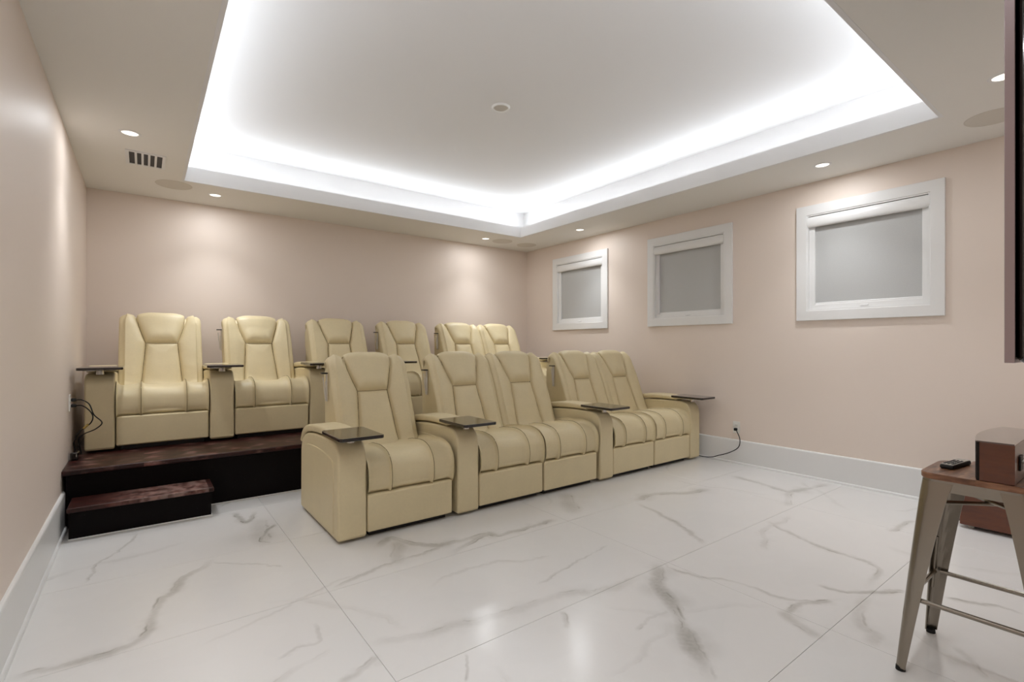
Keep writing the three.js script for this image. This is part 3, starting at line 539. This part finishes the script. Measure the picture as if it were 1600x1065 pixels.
{ // centre speaker: bowed front, flat back with cables
  const t = thing('centre_speaker', 'brown wood speaker with a bowed front lying on the bar stool', 'speaker', [2.289, SH, -0.29]), L = 0.47, hh = 0.134;
  const s = new THREE.Shape(); s.moveTo(0, 0); s.lineTo(L, 0); s.lineTo(L, 0.086); s.lineTo(0, 0.086); s.closePath();
  const e = new THREE.ExtrudeGeometry(s, { depth: hh - 0.006, bevelEnabled: true, bevelThickness: 0.002, bevelSize: 0.002, bevelOffset: -0.002, bevelSegments: 2 }); e.rotateX(-Math.PI / 2); e.translate(0, 0.0025, 0); mesh('cabinet', boxUV(e), M.speakerWood, t);
  const c = new THREE.Shape(); c.moveTo(0, 0.087); c.lineTo(L, 0.087); c.lineTo(L, 0.094); c.quadraticCurveTo(L / 2, 0.15, 0, 0.094); c.closePath();
  const f = new THREE.ExtrudeGeometry(c, { depth: hh - 0.006, bevelEnabled: true, bevelThickness: 0.002, bevelSize: 0.002, bevelOffset: -0.002, bevelSegments: 2, curveSegments: 24 }); f.rotateX(-Math.PI / 2); f.translate(0, 0.0025, 0); mesh('front_grille', boxUV(f), M.cloth, t);
  const top = new THREE.Shape(); top.moveTo(0.001, 0.001); top.lineTo(L - 0.001, 0.001); top.lineTo(L - 0.001, 0.094); top.quadraticCurveTo(L / 2, 0.149, 0.001, 0.094); top.closePath();
  const g = new THREE.ExtrudeGeometry(top, { depth: 0.004, bevelEnabled: false, curveSegments: 24 }); g.rotateX(-Math.PI / 2); g.translate(0, hh - 0.0012, 0); mesh('top_panel', boxUV(g), M.speakerTop, t);
  const term = mesh('terminal', rbox(0.05, 0.05, 0.006, 0.002, 0.09, 0.065, 0.0028), M.black, t); for (const k of [0, 1]) mesh('terminal_post', rod([0.08 + k * 0.02, 0.07, 0.006], [0.08 + k * 0.02, 0.07, 0.022], 0.005), M.silver, term);
}
{
  const t = tag(new THREE.Group(), 'thin black speaker wires running off the back of the speaker on the stool', 'wire'); t.name = numbered('speaker_wire'); scene.add(t);
  for (const k of [0, 1]) mesh('strand', tube([[2.37 + k * 0.02, SH + 0.07, -0.266], [2.36 + k * 0.02, SH + 0.075, -0.24], [2.37 + k * 0.015, SH + 0.05, -0.2], [2.40 + k * 0.01, SH + 0.006, -0.19], [2.45, SH - 0.02 + k * 0.01, -0.20 + 0.01]].map((p, i, q) => i === q.length - 1 ? [2.47, SH + 0.004 + k * 0.006, -0.235] : p), 0.0022, 40, 6), M.rubber, t);
}
{ // remote control
  const t = thing('remote_control', 'small silver and black remote control on the stool seat beside the speaker', 'remote', [2.485, SH, -0.475]); t.rotation.y = -0.12;
  mesh('case', rbox(0.17, 0.016, 0.042, 0.006, 0, 0.0082, 0), M.black, t);
  const f = mesh('face', rbox(0.16, 0.004, 0.037, 0.0015, 0, 0.0165, 0), M.silver, t);
  for (let i = 0; i < 6; i++) for (let j = 0; j < 3; j++) { const b = mesh('button', rbox(0.011, 0.003, 0.006, 0.001, -0.062 + i * 0.017, 0.019, -0.0115 + j * 0.0115), M.black, f); const n = i * 3 + j; if (n) b.name = 'button_' + String(n).padStart(3, '0'); }
}
{ // subwoofer on the floor behind the stool
  const t = thing('subwoofer', 'dark brown box speaker standing on the floor behind the stool legs', 'speaker', [4.51, 0, -0.585]);
  mesh('cabinet', rbox(0.39, 0.36, 0.44, 0.006, 0, 0.203, 0), M.speakerWood, t);
  mesh('front_grille', rbox(0.36, 0.33, 0.014, 0.005, 0, 0.203, -0.227), M.cloth, t);
  for (const a of [-1, 1]) for (const b of [-1, 1]) { const f = new THREE.CylinderGeometry(0.018, 0.015, 0.023, 16); f.translate(a * 0.15, 0.0116, b * 0.17); mesh('foot', boxUV(f), M.silver, t); }
}
{ // television standing off the front wall on an arm; the camera sees its edge
  const x0 = 1.372, w = 1.67, y0 = 1.166, hgt = 0.955, z = -0.188;
  const t = thing('television', 'large flat television on the front wall, seen edge on at the right', 'television', [x0, y0, z]);
  const fr = new THREE.Shape(); fr.moveTo(0, 0); fr.lineTo(w, 0); fr.lineTo(w, hgt); fr.lineTo(0, hgt); fr.closePath();
  const hole = new THREE.Path(); hole.moveTo(0.008, 0.008); hole.lineTo(0.008, hgt - 0.008); hole.lineTo(w - 0.008, hgt - 0.008); hole.lineTo(w - 0.008, 0.008); hole.closePath(); fr.holes.push(hole);
  const b = new THREE.ExtrudeGeometry(fr, { depth: 0.013, bevelEnabled: true, bevelThickness: 0.001, bevelSize: 0.001, bevelOffset: -0.001, bevelSegments: 2 }); mesh('bezel', boxUV(b), M.bezel, t);
  mesh('screen', box(0.0085, w - 0.0085, 0.0085, hgt - 0.0085, 0.002, 0.009), M.screen, t);
  mesh('rear_housing', rbox(w - 0.01, hgt + 0.001, 0.05, 0.018, w / 2, hgt / 2 - 0.001, 0.038, 5), M.gloss, t);
  mesh('wall_mount', [box(w / 2 - 0.2, w / 2 + 0.2, 0.3, 0.62, 0.062, 0.08), box(w / 2 - 0.03, w / 2 + 0.03, 0.42, 0.5, 0.08, 0.28), box(w / 2 - 0.12, w / 2 + 0.12, 0.3, 0.62, 0.28, ZF - z)], M.black, t);
}
renderer.render(scene, camera);
